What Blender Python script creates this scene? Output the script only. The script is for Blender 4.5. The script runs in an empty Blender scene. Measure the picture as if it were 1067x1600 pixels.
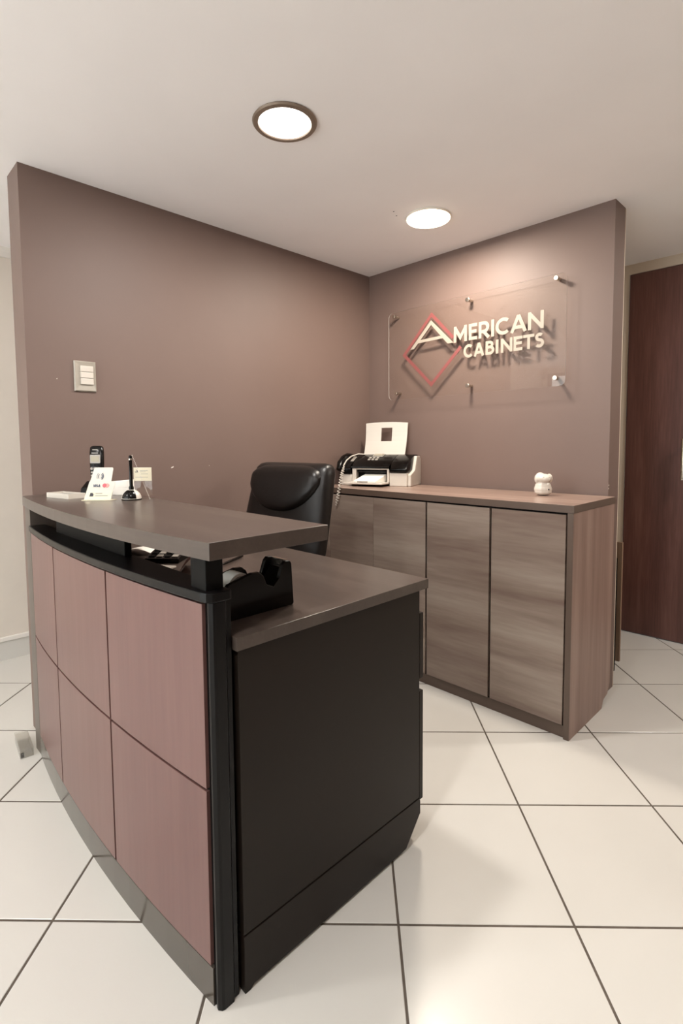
import bpy, bmesh, math, random
from mathutils import Vector, Matrix

random.seed(7)
scene = bpy.context.scene
COL = scene.collection
PI = math.pi

# ------------------------------------------------------------------ camera
CAM = Vector((2.326, -2.5588, 1.2))
YAW, PITCH, ROLL = 0.7925, 0.0661, -0.0074
FPX, CY = 811.6, 748.4
fw = Vector((-math.sin(YAW), math.cos(YAW), 0)); rt = Vector((math.cos(YAW), math.sin(YAW), 0)); upv = Vector((0, 0, 1))
fw2 = fw * math.cos(PITCH) - upv * math.sin(PITCH)
up2 = upv * math.cos(PITCH) + fw * math.sin(PITCH)
cr, sr = math.cos(ROLL), math.sin(ROLL)
Rv = rt * cr + up2 * sr
Uv = -rt * sr + up2 * cr
cd = bpy.data.cameras.new('camera')
cam = bpy.data.objects.new('camera', cd); COL.objects.link(cam)
m = Matrix((Rv, Uv, -fw2)).transposed().to_4x4(); m.translation = CAM
cam.matrix_world = m
cd.sensor_fit = 'HORIZONTAL'; cd.sensor_width = 36.0
cd.lens = FPX / 1067 * 36.0
cd.shift_y = -(800 - CY) / 1067
cd.clip_start = 0.02
scene.camera = cam

# ------------------------------------------------------------------ world, exposure
world = bpy.data.worlds.new('world'); scene.world = world
world.use_nodes = True
bgn = world.node_tree.nodes['Background']
bgn.inputs[0].default_value = (0.90, 0.965, 1.0, 1); bgn.inputs[1].default_value = 6.1
vs = scene.view_settings
vs.view_transform = 'Standard'; vs.look = 'None'; vs.gamma = 1.0; vs.use_curve_mapping = False
vs.exposure = -0.08

# main lamps are seen, the others are added unseen for fill: (x, y, watts, colour)
LAMP_MAIN = [(0.90, -1.408, 20.0, (1.0, 0.96, 0.91)), (0.797, -0.454, 24.0, (1.0, 0.91, 0.79))]
LAMP_ADDED = [(1.75, -2.62, 18.0, (1.0, 0.98, 0.96)), (0.55, -3.35, 16.0, (1.0, 0.98, 0.96)),
             (-0.62, -1.05, 7.0, (1.0, 0.95, 0.9)), (2.45, 0.55, 22.0, (1.0, 0.95, 0.88))]
H = 2.2855

# ------------------------------------------------------------------ materials
def lin(c):
    return tuple((v / 255 / 12.92) if v / 255 <= 0.04045 else ((v / 255 + 0.055) / 1.055) ** 2.4 for v in c) + (1.0,)

def base_mat(name):
    mt = bpy.data.materials.new(name); mt.use_nodes = True
    nt = mt.node_tree
    return mt, nt, nt.nodes['Principled BSDF']

def plain(name, rgb, rough=0.5, metal=0.0, spec=0.5, noise=0.0, nscale=8.0, bump=0.0, bscale=200.0, coat=0.0):
    mt, nt, b = base_mat(name)
    b.inputs['Roughness'].default_value = rough; b.inputs['Metallic'].default_value = metal
    b.inputs['Specular IOR Level'].default_value = spec
    b.inputs['Coat Weight'].default_value = coat
    L = nt.links
    tc = nt.nodes.new('ShaderNodeTexCoord')
    n = nt.nodes.new('ShaderNodeTexNoise'); n.inputs['Scale'].default_value = nscale; n.inputs['Detail'].default_value = 4
    L.new(tc.outputs['Object'], n.inputs['Vector'])
    r = nt.nodes.new('ShaderNodeValToRGB')
    c = lin(rgb)
    r.color_ramp.elements[0].position = 0.3; r.color_ramp.elements[1].position = 0.7
    r.color_ramp.elements[0].color = tuple(v * (1 - noise) for v in c[:3]) + (1,)
    r.color_ramp.elements[1].color = tuple(min(1, v * (1 + noise)) for v in c[:3]) + (1,)
    L.new(n.outputs['Fac'], r.inputs['Fac']); L.new(r.outputs['Color'], b.inputs['Base Color'])
    if bump:
        n2 = nt.nodes.new('ShaderNodeTexNoise'); n2.inputs['Scale'].default_value = bscale; n2.inputs['Detail'].default_value = 3
        L.new(tc.outputs['Object'], n2.inputs['Vector'])
        bp = nt.nodes.new('ShaderNodeBump'); bp.inputs['Strength'].default_value = bump; bp.inputs['Distance'].default_value = 0.002
        L.new(n2.outputs['Fac'], bp.inputs['Height']); L.new(bp.outputs['Normal'], b.inputs['Normal'])
    return mt

def wood(name, dark, mid, light, scale, rough=0.4, spec=0.5, lo=0.32, hi=0.68, fine=0.35):
    """laminate grain: noise stretched along the axis whose scale is small"""
    mt, nt, b = base_mat(name); L = nt.links
    tc = nt.nodes.new('ShaderNodeTexCoord'); oi = nt.nodes.new('ShaderNodeObjectInfo')
    mul = nt.nodes.new('ShaderNodeMath'); mul.operation = 'MULTIPLY'; mul.inputs[1].default_value = 7.3
    L.new(oi.outputs['Random'], mul.inputs[0])
    add = nt.nodes.new('ShaderNodeVectorMath'); add.operation = 'ADD'
    L.new(tc.outputs['Object'], add.inputs[0]); L.new(mul.outputs[0], add.inputs[1])
    mp = nt.nodes.new('ShaderNodeMapping'); mp.inputs['Scale'].default_value = scale
    L.new(add.outputs[0], mp.inputs['Vector'])
    n = nt.nodes.new('ShaderNodeTexNoise'); n.inputs['Scale'].default_value = 1.0; n.inputs['Detail'].default_value = 5
    n.inputs['Roughness'].default_value = 0.55; n.inputs['Distortion'].default_value = 0.25
    L.new(mp.outputs[0], n.inputs['Vector'])
    mp2 = nt.nodes.new('ShaderNodeMapping'); mp2.inputs['Scale'].default_value = tuple(s * 9 for s in scale)
    L.new(add.outputs[0], mp2.inputs['Vector'])
    n2 = nt.nodes.new('ShaderNodeTexNoise'); n2.inputs['Scale'].default_value = 1.0; n2.inputs['Detail'].default_value = 3
    L.new(mp2.outputs[0], n2.inputs['Vector'])
    mx = nt.nodes.new('ShaderNodeMix'); mx.data_type = 'FLOAT'; mx.inputs[0].default_value = fine
    L.new(n.outputs['Fac'], mx.inputs[2]); L.new(n2.outputs['Fac'], mx.inputs[3])
    r = nt.nodes.new('ShaderNodeValToRGB')
    e = r.color_ramp.elements
    e[0].position = lo; e[0].color = lin(dark); e[1].position = hi; e[1].color = lin(light)
    q = e.new((lo + hi) / 2); q.color = lin(mid)
    L.new(mx.outputs[0], r.inputs['Fac']); L.new(r.outputs['Color'], b.inputs['Base Color'])
    b.inputs['Roughness'].default_value = rough; b.inputs['Specular IOR Level'].default_value = spec
    return mt

def emis(name, rgb, strength):
    mt, nt, b = base_mat(name)
    b.inputs['Base Color'].default_value = rgb + (1,)
    b.inputs['Emission Color'].default_value = rgb + (1,)
    b.inputs['Emission Strength'].default_value = strength
    return mt

def clear(name, tint=(0.98, 0.97, 0.95), refl=0.05, rough=0.02, mixw=0.0):
    mt = bpy.data.materials.new(name); mt.use_nodes = True
    nt = mt.node_tree; nt.nodes.clear(); L = nt.links
    out = nt.nodes.new('ShaderNodeOutputMaterial')
    tr = nt.nodes.new('ShaderNodeBsdfTransparent'); tr.inputs[0].default_value = tint + (1,)
    gl = nt.nodes.new('ShaderNodeBsdfGlossy'); gl.inputs['Roughness'].default_value = rough
    lw = nt.nodes.new('ShaderNodeLayerWeight'); lw.inputs['Blend'].default_value = 0.5
    pw = nt.nodes.new('ShaderNodeMath'); pw.operation = 'POWER'; pw.inputs[1].default_value = 5.0
    L.new(lw.outputs['Facing'], pw.inputs[0])
    fr = nt.nodes.new('ShaderNodeMath'); fr.operation = 'MULTIPLY_ADD'; fr.inputs[1].default_value = 0.6; fr.inputs[2].default_value = refl
    L.new(pw.outputs[0], fr.inputs[0])
    mx = nt.nodes.new('ShaderNodeMixShader')
    L.new(fr.outputs[0], mx.inputs[0]); L.new(tr.outputs[0], mx.inputs[1]); L.new(gl.outputs[0], mx.inputs[2])
    last = mx
    if mixw:
        df = nt.nodes.new('ShaderNodeBsdfDiffuse'); df.inputs[0].default_value = (0.8, 0.78, 0.74, 1)
        m2 = nt.nodes.new('ShaderNodeMixShader'); m2.inputs[0].default_value = mixw
        L.new(mx.outputs[0], m2.inputs[1]); L.new(df.outputs[0], m2.inputs[2]); last = m2
    L.new(last.outputs[0], out.inputs[0])
    return mt

M = {}
M['wall'] = plain('brown_paint', (114, 94, 86), 0.55, noise=0.03, nscale=2.5, bump=0.05, bscale=260)
M['beige'] = plain('beige_paint', (214, 200, 182), 0.6, noise=0.02, bump=0.05)
M['white_wall'] = plain('white_paint', (222, 212, 200), 0.6, noise=0.02, bump=0.05)
M['ceiling'] = plain('ceiling_paint', (245, 241, 240), 0.75, noise=0.015, nscale=3, bump=0.03)
M['tile'] = plain('cream_tile', (211, 207, 200), 0.22, spec=0.45, noise=0.018, nscale=3.0)
M['grout'] = plain('grout', (92, 82, 72), 0.9, noise=0.2, nscale=30)
M['white_trim'] = plain('white_trim', (232, 226, 218), 0.4)
M['door'] = wood('dark_door_wood', (78, 48, 42), (98, 63, 56), (116, 80, 71), (14, 14, 0.8), 0.4)
M['panel'] = wood('rose_laminate', (100, 69, 65), (107, 76, 71), (114, 83, 78), (9, 9, 0.6), 0.33, lo=0.3, hi=0.72)
M['counter'] = wood('grey_brown_laminate', (66, 56, 51), (74, 63, 57), (83, 72, 65), (1.2, 14, 14), 0.28, lo=0.3, hi=0.7)
M['edge'] = plain('grey_brown_edge', (92, 83, 76), 0.4, noise=0.05, nscale=10)
M['kick'] = plain('grey_kick', (74, 67, 60), 0.14, noise=0.05, nscale=6)
M['black'] = plain('black_satin', (10, 8, 8), 0.32, spec=0.22)
M['blackm'] = plain('black_matte', (7, 6, 5), 0.6, spec=0.15)
M['side'] = plain('espresso_panel', (32, 25, 20), 0.42, spec=0.2, noise=0.05, nscale=5)
M['cdoor'] = wood('streaky_door', (112, 93, 84), (137, 121, 110), (160, 146, 134), (0.7, 0.7, 8), 0.22, lo=0.30, hi=0.70, fine=0.18)
M['cside'] = wood('streaky_side', (128, 102, 93), (147, 121, 111), (164, 140, 129), (13, 13, 0.7), 0.4, lo=0.32, hi=0.7, fine=0.2)
M['ctop'] = wood('streaky_top', (126, 103, 92), (145, 121, 109), (163, 140, 126), (1.0, 16, 16), 0.3, lo=0.32, hi=0.7, fine=0.2)
M['cedge'] = plain('brown_edge', (92, 76, 66), 0.4, noise=0.05)
M['leather'] = plain('black_leather', (16, 11, 9), 0.38, spec=0.35, noise=0.15, nscale=20, bump=0.6, bscale=28)
M['cream'] = plain('cream_vinyl', (160, 149, 136), 0.45)
M['red'] = plain('rose_red_vinyl', (128, 70, 68), 0.45)
M['steel'] = plain('brushed_steel', (206, 198, 186), 0.22, metal=1.0)
M['plastic_w'] = plain('white_plastic', (208, 200, 189), 0.35)
M['plastic_g'] = plain('grey_plastic', (150, 143, 134), 0.35)
M['plastic_dk'] = plain('black_plastic', (9, 7, 6), 0.2, spec=0.25)
M['paper'] = plain('paper', (240, 234, 224), 0.7)
M['paper_pink'] = plain('pink_paper', (226, 190, 182), 0.7)
M['paper_cream'] = plain('cream_paper', (230, 220, 194), 0.6)
M['ink'] = plain('ink', (52, 50, 58), 0.6)
M['ink_grey'] = plain('ink_grey', (150, 146, 140), 0.6)
M['ink_navy'] = plain('ink_navy', (62, 74, 96), 0.6)
M['ink_red'] = plain('ink_red', (196, 92, 100), 0.6)
M['ink_orange'] = plain('ink_orange', (224, 150, 140), 0.6)
M['screen'] = plain('lcd', (158, 150, 130), 0.2)
M['ceramic'] = plain('white_ceramic', (216, 207, 195), 0.18, noise=0.02, coat=0.3)
M['plate'] = plain('switch_plate', (168, 160, 148), 0.35)
M['ring_dk'] = plain('bronze_ring', (132, 116, 102), 0.35, metal=0.3)
M['ring_w'] = plain('white_ring', (240, 232, 220), 0.5)
M['lens1'] = emis('lamp_lens_neutral', (1.0, 0.97, 0.92), 6.0)
M['lens2'] = emis('lamp_lens_warm', (1.0, 0.86, 0.66), 8.0)
M['acrylic'] = clear('clear_acrylic', tint=(0.995, 0.99, 0.98), refl=0.025)
M['acrylic_edge'] = clear('acrylic_edge', refl=0.04, mixw=0.30)
M['clear_plastic'] = clear('clear_plastic', tint=(0.97, 0.965, 0.95), refl=0.06, rough=0.05, mixw=0.05)
M['glass'] = clear('window_glass', refl=0.05)
M['board'] = wood('leaning_board', (120, 96, 78), (140, 114, 94), (156, 130, 108), (10, 10, 0.8), 0.5)

# ------------------------------------------------------------------ mesh helpers
class MB:
    def __init__(s): s.v = []; s.f = []; s.mi = []; s.cur = 0
    def add(s, vs, fs):
        o = len(s.v); s.v += [tuple(v) for v in vs]
        for f in fs: s.f.append(tuple(i + o for i in f)); s.mi.append(s.cur)
        return s
    def box(s, x0, x1, y0, y1, z0, z1):
        v = [(x, y, z) for z in (z0, z1) for y in (y0, y1) for x in (x0, x1)]
        return s.add(v, [(0, 2, 3, 1), (4, 5, 7, 6), (0, 1, 5, 4), (2, 6, 7, 3), (0, 4, 6, 2), (1, 3, 7, 5)])
    def prism(s, poly, axis, a, b):
        """poly: 2D points; axis 'x' -> (y,z), 'y' -> (x,z), 'z' -> (x,y)"""
        def p(q, t):
            return (t, q[0], q[1]) if axis == 'x' else ((q[0], t, q[1]) if axis == 'y' else (q[0], q[1], t))
        n = len(poly)
        return s.add([p(q, a) for q in poly] + [p(q, b) for q in poly],
                     [tuple(range(n))[::-1], tuple(range(n, 2 * n))] + [(i, (i + 1) % n, n + (i + 1) % n, n + i) for i in range(n)])
    def loft(s, rings, cap=True, closed=True):
        n = len(rings[0]); v = [p for r in rings for p in r]; f = []
        for k in range(len(rings) - 1):
            for i in range(n if closed else n - 1):
                j = (i + 1) % n
                f.append((k * n + i, k * n + j, (k + 1) * n + j, (k + 1) * n + i))
        if cap: f.append(tuple(range(n))[::-1]); f.append(tuple(range((len(rings) - 1) * n, len(rings) * n)))
        return s.add(v, f)
    def lathe(s, prof, n=24, c=(0, 0, 0)):
        rings = [[(c[0] + r * math.cos(2 * PI * i / n), c[1] + r * math.sin(2 * PI * i / n), c[2] + z) for i in range(n)] for r, z in prof]
        return s.loft(rings)
    def tube(s, path, r, n=8, radii=None):
        rings = []; P = [Vector(p) for p in path]; prev = None
        for i, p in enumerate(P):
            t = (P[min(i + 1, len(P) - 1)] - P[max(i - 1, 0)]).normalized()
            a = prev if prev is not None else (Vector((0, 0, 1)) if abs(t.z) < 0.9 else Vector((1, 0, 0)))
            u = (a - t * a.dot(t)).normalized(); w = t.cross(u); prev = u
            rr = radii[i] if radii else r
            rings.append([tuple(p + u * (rr * math.cos(2 * PI * k / n)) + w * (rr * math.sin(2 * PI * k / n))) for k in range(n)])
        return s.loft(rings)
    def sphere(s, c, r, nu=16, nv=10, rot=None):
        r = r if isinstance(r, (tuple, list)) else (r, r, r)
        R = rot or Matrix.Identity(3); rings = []
        for k in range(nv + 1):
            t = PI * (k + 0.02 * (1 if k == 0 else (-1 if k == nv else 0))) / nv
            rings.append([tuple(Vector(c) + R @ Vector((r[0] * math.sin(t) * math.cos(2 * PI * i / nu), r[1] * math.sin(t) * math.sin(2 * PI * i / nu), -r[2] * math.cos(t)))) for i in range(nu)])
        return s.loft(rings)
    def ribbon(s, path, w, y0, y1, o=(0, 0), closed=False):
        """stroke of width w along 2D path (x,z), thickness y0..y1"""
        P = [Vector((p[0] + o[0], p[1] + o[1])) for p in path]; n = len(P); Lp = []; Rp = []
        for i, p in enumerate(P):
            if closed: d0 = (p - P[i - 1]).normalized(); d1 = (P[(i + 1) % n] - p).normalized()
            else:
                d1 = (P[i + 1] - p).normalized() if i < n - 1 else (p - P[i - 1]).normalized()
                d0 = (p - P[i - 1]).normalized() if i > 0 else d1
            n0 = Vector((-d0.y, d0.x)); n1 = Vector((-d1.y, d1.x)); nn = (n0 + n1)
            nn = nn.normalized() if nn.length > 1e-6 else n0
            k = 1 / max(0.35, nn.dot(n1))
            Lp.append(p + nn * (w / 2 * k)); Rp.append(p - nn * (w / 2 * k))
        rings = [[(a.x, y0, a.y), (b.x, y0, b.y), (b.x, y1, b.y), (a.x, y1, a.y)] for a, b in zip(Lp, Rp)]
        if closed: rings.append(rings[0]); return s.loft(rings, cap=False)
        return s.loft(rings)
    def build(s, name, mats, parent=None, bevel=0.0, smooth=False, off=None, seg=2):
        me = bpy.data.meshes.new(name)
        o3 = off if off is not None else (tuple(parent['_base']) if parent is not None and '_base' in parent else (0, 0, 0))
        me.from_pydata([(v[0] - o3[0], v[1] - o3[1], v[2] - o3[2]) for v in s.v], [], s.f)
        if not isinstance(mats, (list, tuple)): mats = [mats]
        for mt in mats: me.materials.append(M[mt])
        if len(mats) > 1: me.polygons.foreach_set('material_index', s.mi)
        bm = bmesh.new(); bm.from_mesh(me)
        bmesh.ops.recalc_face_normals(bm, faces=bm.faces)
        if bevel:
            es = [e for e in bm.edges if len(e.link_faces) == 2 and e.calc_face_angle(0) > 0.6]
            bmesh.ops.bevel(bm, geom=es, offset=bevel, segments=seg, profile=0.5, affect='EDGES', clamp_overlap=True)
        bm.to_mesh(me); bm.free()
        if smooth:
            me.polygons.foreach_set('use_smooth', [True] * len(me.polygons))
            try: me.set_sharp_from_angle(angle=0.7)
            except Exception: pass
        o = bpy.data.objects.new(name, me); COL.objects.link(o)
        if parent is not None: o.parent = parent
        return o

def tag(o, label=None, cat=None, group=None, kind=None):
    if label: o['label'] = label
    if cat: o['category'] = cat
    if group: o['group'] = group
    if kind: o['kind'] = kind
    return o

def thing(name, label, cat, loc=(0, 0, 0), rz=0.0, world_verts=False, group=None):
    o = bpy.data.objects.new(name, None); COL.objects.link(o); o.empty_display_size = 0.05
    o.location = loc; o.rotation_euler = (0, 0, rz)
    if world_verts: o['_base'] = loc
    return tag(o, label, cat, group)

def struct(o): o['kind'] = 'structure'; return o

# ================================================================== SETTING
RX0, RX1, RY0, RY1 = -1.06, 4.1, -5.0, 1.0
# ---- floor: grout bed with single tiles
floor = struct(MB().box(RX0 - .1, RX1 + .1, RY0 - .1, RY1 + .1, -0.06, -0.0015).build('floor', 'grout'))
TA, TS, TU, TV = 0.7718, 0.438, 1.5486, -1.6038
ca, sa = math.cos(TA), math.sin(TA)
def clip(poly, f):
    out = []
    for i, a in enumerate(poly):
        b = poly[(i + 1) % len(poly)]; fa, fb = f(a), f(b)
        if fa >= 0: out.append(a)
        if (fa >= 0) != (fb >= 0):
            t = fa / (fa - fb); out.append((a[0] + (b[0] - a[0]) * t, a[1] + (b[1] - a[1]) * t))
    return out
def area(p): return 0.5 * abs(sum(p[i][0] * p[(i + 1) % len(p)][1] - p[(i + 1) % len(p)][0] * p[i][1] for i in range(len(p))))
g = 0.0032
hs = TS / 2 - g
def tile_mesh(poly, name='tile'):
    mb = MB(); n = len(poly)
    cx = sum(p[0] for p in poly) / n; cy = sum(p[1] for p in poly) / n
    ins = [(cx + (p[0] - cx) * 0.993, cy + (p[1] - cy) * 0.993) for p in poly]
    mb.loft([[(p[0], p[1], -0.008) for p in poly], [(p[0], p[1], -0.0008) for p in poly], [(p[0], p[1], 0.0) for p in ins]])
    return mb
full = None
for u in range(-14, 15):
    for v in range(-14, 15):
        cx = TU + TS * ((u + .5) * ca - (v + .5) * sa); cy = TV + TS * ((u + .5) * sa + (v + .5) * ca)
        sq = [(cx + hs * (i * ca - j * sa), cy + hs * (i * sa + j * ca)) for i, j in ((-1, -1), (1, -1), (1, 1), (-1, 1))]
        c = sq
        for f in (lambda p: p[0] - RX0, lambda p: RX1 - p[0], lambda p: p[1] - RY0, lambda p: RY1 - p[1]):
            c = clip(c, f) if len(c) > 2 else []
        if len(c) < 3 or area(c) < 0.002: continue
        if c == sq:
            if full is None:
                o = tile_mesh([(a - cx, b - cy) for a, b in sq]).build('tile', 'tile'); full = o.data
            else:
                o = bpy.data.objects.new('tile', full); COL.objects.link(o)
            o.location = (cx, cy, 0)
        else:
            o = tile_mesh(c).build('tile', 'tile')
        o.parent = floor

# ---- ceiling
ceiling = struct(MB().box(RX0 - .1, RX1 + .1, RY0 - .1, RY1 + .1, H, H + .08).build('ceiling', 'ceiling'))
for cx, cy in ((0.72, -0.62), (0.70, -0.575)):
    MB().lathe([(0.0035, -0.0008), (0.0035, 0.001)], 8, (cx, cy, H)).build('screw_hole', 'ink', ceiling)

# ---- the two brown partition walls
wl = struct(MB().box(-0.153, 0.0, -1.99, 0.134, 0, H).build('wall_left', 'wall'))
MB().prism([(-1.403, 1.094), (-1.392, 1.097), (-1.389, 1.103), (-1.394, 1.101), (-1.400, 1.100)], 'x', -0.001, 0.0012).build('paint_chip', 'paper', wl)
MB().prism([(-1.20, 1.098), (-1.197, 1.099), (-1.198, 1.102)], 'x', -0.001, 0.001).build('paint_chip', 'paper', wl)
MB().prism([(-1.885, 1.475), (-1.882, 1.474), (-1.882, 1.478)], 'x', -0.001, 0.001).build('paint_chip', 'paper', wl)
wr = struct(MB().box(0.0005, 1.487, 0.0, 0.134, 0, H).build('wall_right', 'wall'))
MB().box(-0.153, 1.4845, 0.1345, 0.150, 0, H).build('rear_lining', 'beige', wr)
for z_, y_ in ((0.985, 0.004), (1.0, 0.006), (0.64, 0.06), (0.60, 0.065)):
    MB().box(1.4868, 1.4882, y_ - .002, y_ + .002, z_, z_ + .006).build('paint_chip', 'paper', wr)

# ---- outer walls
struct(MB().box(RX0 - .1, RX0, RY0, RY1, 0, H).build('wall_far_left', 'white_wall'))
bb = struct(MB().box(RX0, RX0 + .012, RY0, RY1, 0.0, 0.108).build('baseboard_left', 'tile'))
MB().box(RX0, RX0 + .02, RY0, RY1, 0.108, 0.132).build('baseboard_cap', 'white_trim', bb, bevel=.003)
t1 = struct(MB().prism([(RX0, H), (RX0, H - .045), (RX0 + .012, H - .045), (RX0 + .02, H - .02), (RX0 + .045, H)], 'y', RY0, RY1).build('trim_1', 'white_trim'))
wb = MB().box(RX0, 1.252, RY1, RY1 + .1, 0, H)
wb.box(1.252, 2.16, RY1, RY1 + .1, 2.225, H); wb.box(2.16, RX1, RY1, RY1 + .1, 0, H)
struct(wb.build('wall_back', 'beige'))
d1 = struct(MB().box(1.256, 2.155, RY1 - .008, RY1 + .04, 0.006, 2.222).build('door_1', 'door', bevel=.003))
hd = MB().tube([(1.575, RY1 - .05, 0.98), (1.575, RY1 - .05, 1.22)], 0.011, 12)
hd.tube([(1.575, RY1 - .05, 1.01), (1.575, RY1 - .006, 1.01)], 0.007, 8); hd.tube([(1.575, RY1 - .05, 1.19), (1.575, RY1 - .006, 1.19)], 0.007, 8)
hd.build('door_handle', 'steel', d1, smooth=True)
struct(MB().box(RX1, RX1 + .1, RY0, RY1, 0, H).build('wall_far_right', 'wall'))
WX0, WX1 = -1.0, 2.3  # opening out of view, assumed for daylight; width limits light on the desk side
wf = MB().box(RX0, WX0, RY0 - .1, RY0, 0, H); wf.box(WX1, RX1, RY0 - .1, RY0, 0, H); wf.box(WX0, WX1, RY0 - .1, RY0, 2.2, H); wf.box(WX0, WX1, RY0 - .1, RY0, 0, 0.06)
struct(wf.build('wall_front', 'white_wall'))
w1 = struct(MB().box(WX0, WX1, RY0 - .055, RY0 - .047, 0.06, 2.2).build('window_1', 'glass'))
fr = MB()
for x in (-1.0, 0.1, 1.2, 2.26): fr.box(x, x + .04, RY0 - .08, RY0 - .02, 0.06, 2.2)
fr.box(WX0, WX1, RY0 - .08, RY0 - .02, 2.16, 2.2); fr.box(WX0, WX1, RY0 - .08, RY0 - .02, 0.06, 0.10)
fr.build('window_frame', 'blackm', w1)

# ---- lamps in the ceiling
def ceiling_light(x, y, watts, col, ring, lens, label, drop=0.006, grp=None, lr=0.0865):
    t = thing('ceiling_light', label, 'light', (x, y, H), group=grp)
    n = 40
    MB().lathe([(0.106, 0.0), (0.109, -0.004), (0.105, -0.009), (lr + .0035, -0.010), (lr + .001, -0.006), (lr + .001, 0.0)], n).build('trim_ring', ring, t, smooth=True)
    MB().lathe([(lr, 0.0), (lr, -drop), (lr - .008, -drop - .003), (0.001, -drop - .004)], n).build('lens', lens, t, smooth=True)
    ld = bpy.data.lights.new('lamp_glow', 'AREA'); ld.shape = 'DISK'; ld.size = 0.16; ld.energy = watts; ld.color = col
    lo = bpy.data.objects.new('lamp_glow', ld); COL.objects.link(lo); lo.parent = t; lo.location = (0, 0, -drop - .008)
    return t
x, y, w, c = LAMP_MAIN[0]
ceiling_light(x, y, w, c, 'ring_dk', 'lens1', 'round recessed ceiling light with a dark bronze ring above the reception desk')
x, y, w, c = LAMP_MAIN[1]
ceiling_light(x, y, w, c, 'ring_w', 'lens2', 'round warm glowing ceiling light without dark ring, near the acrylic wall sign', drop=0.014, lr=0.101)
for (x, y, w, c), where in zip(LAMP_ADDED, ('right above the near corner of the desk', 'in front of the rose panels of the desk', 'over the passage left of the brown wall', 'over the floor before the dark door')):
    ceiling_light(x, y, w, c, 'ring_w', 'lens1', 'added unseen fill light with a round white ring ' + where, grp='added fill lights outside the view')  # unseen lamps added to brighten the floor, passage and door corner

# ---- boards leaning behind the right wall
b1 = MB().box(1.13, 1.432, 0.325, 0.337, 0.0, 0.60).build('thin_board', 'blackm', off=(1.28, .33, 0)); b1.location = (1.28, .33, 0)
tag(b1, 'thin dark board standing behind the end of the brown wall', 'board')
b2 = MB().box(1.10, 1.412, 0.470, 0.488, 0.0, 0.66).build('thin_board', 'board', off=(1.25, .48, 0)); b2.location = (1.25, .48, 0)
tag(b2, 'light brown wooden board standing behind the end of the brown wall', 'board')

# ---- light switch on the left wall
sw = thing('light_switch', 'grey plate light switch with white rockers on the brown wall', 'switch', (0, -1.7755, 1.43), world_verts=True)
ya, yb, za, zb = -1.819, -1.732, 1.430, 1.556
mb = MB(); yi0, yi1, zi0, zi1 = -1.797, -1.742, 1.456, 1.538
ro = lambda a, b, c_, d, x: [(x, a, c_), (x, b, c_), (x, b, d), (x, a, d)]
mb.loft([ro(ya, yb, za, zb, 0.0003), ro(ya, yb, za, zb, 0.005), ro(ya + .004, yb - .004, za + .004, zb - .004, 0.010), ro(yi0, yi1, zi0, zi1, 0.007)])
mb.build('plate', 'plate', sw)
for a, b in ((1.512, 1.536), (1.486, 1.5105), (1.459, 1.4845)):
    MB().box(0.005, 0.014, -1.795, -1.744, a, b).build('rocker', 'plastic_w', sw, bevel=.002)

# ================================================================== RECEPTION DESK
def fy(x): return -2.068 + 0.09 * (x - 0.76) ** 2
def xs(a, b, n=8): return [a + (b - a) * i / n for i in range(n + 1)]
def arc_prism(mb, a, b, d0, back, z0, z1, n=10):
    """plan: front follows the arc (offset d0), back at fixed depth behind the arc (callable) or straight Y"""
    X = xs(a, b, n)
    front = [(x, fy(x) + d0) for x in X]
    rear = [(x, back(x) if callable(back) else back) for x in reversed(X)] if callable(back) else [(b, back), (a, back)]
    return mb.prism(front + rear, 'z', z0, z1)

desk = thing('reception_desk', 'curved reception desk with rose wood front panels and dark raised counter', 'desk', (0.75, -1.7, 0), world_verts=True)
# rose panels 3 x 2
XJ = [0.118, 0.497, 0.950, 1.388]
for i in range(3):
    for z0, z1 in ((0.090, 0.4775), (0.484, 0.877)):
        arc_prism(MB(), XJ[i] + .0042, XJ[i + 1] - .0042, 0.0, lambda x: fy(x) + .014, z0, z1, 8).build('front_panel', 'panel', desk)
arc_prism(MB(), 0.112, 1.392, 0.008, -1.978, 0.0, 0.882, 14).build('front_core', 'blackm', desk)
ki = [0.112, 0.44, 0.80, 1.12, 1.390]
arc_prism(MB(), 0.112, 1.390, 0.001, lambda x: fy(x) + .012, 0.0, 0.086, 14).build('kick_plate', 'kick', desk)
# cap along the front
cp = [(x, fy(x) - .005) for x in xs(0.108, 1.385, 14)] + [(1.402, fy(1.40) - .002), (1.411, fy(1.41) + .006), (1.4135, -2.018), (1.4135, -1.985), (1.410, -1.978)] + [(0.108, -1.978)]
MB().prism(cp, 'z', 0.882, 0.903).build('cap', 'black', desk, bevel=.003)
# corner post, ribbed
pp = [(1.390, fy(1.39) + .004), (1.393, fy(1.39) + .012), (1.396, fy(1.396) + .003), (1.404, fy(1.404) + .001), (1.4115, fy(1.41) + .006), (1.4135, -2.018), (1.4135, -1.996), (1.407, -1.99), (1.407, -1.979), (1.390, -1.979)]
MB().prism(pp, 'z', 0.0, 0.882).build('corner_post', 'black', desk, bevel=.0015)
# end panel at the wall
MB().box(0.04, 0.104, -2.028, -1.73, 0.0, 0.974).build('end_panel', 'edge', desk, bevel=.0015)
# worktop
MB().box(0.099, 1.422, -1.976, -1.307, 0.772, 0.800).build('worktop', 'counter', desk, bevel=.0006)
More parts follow.
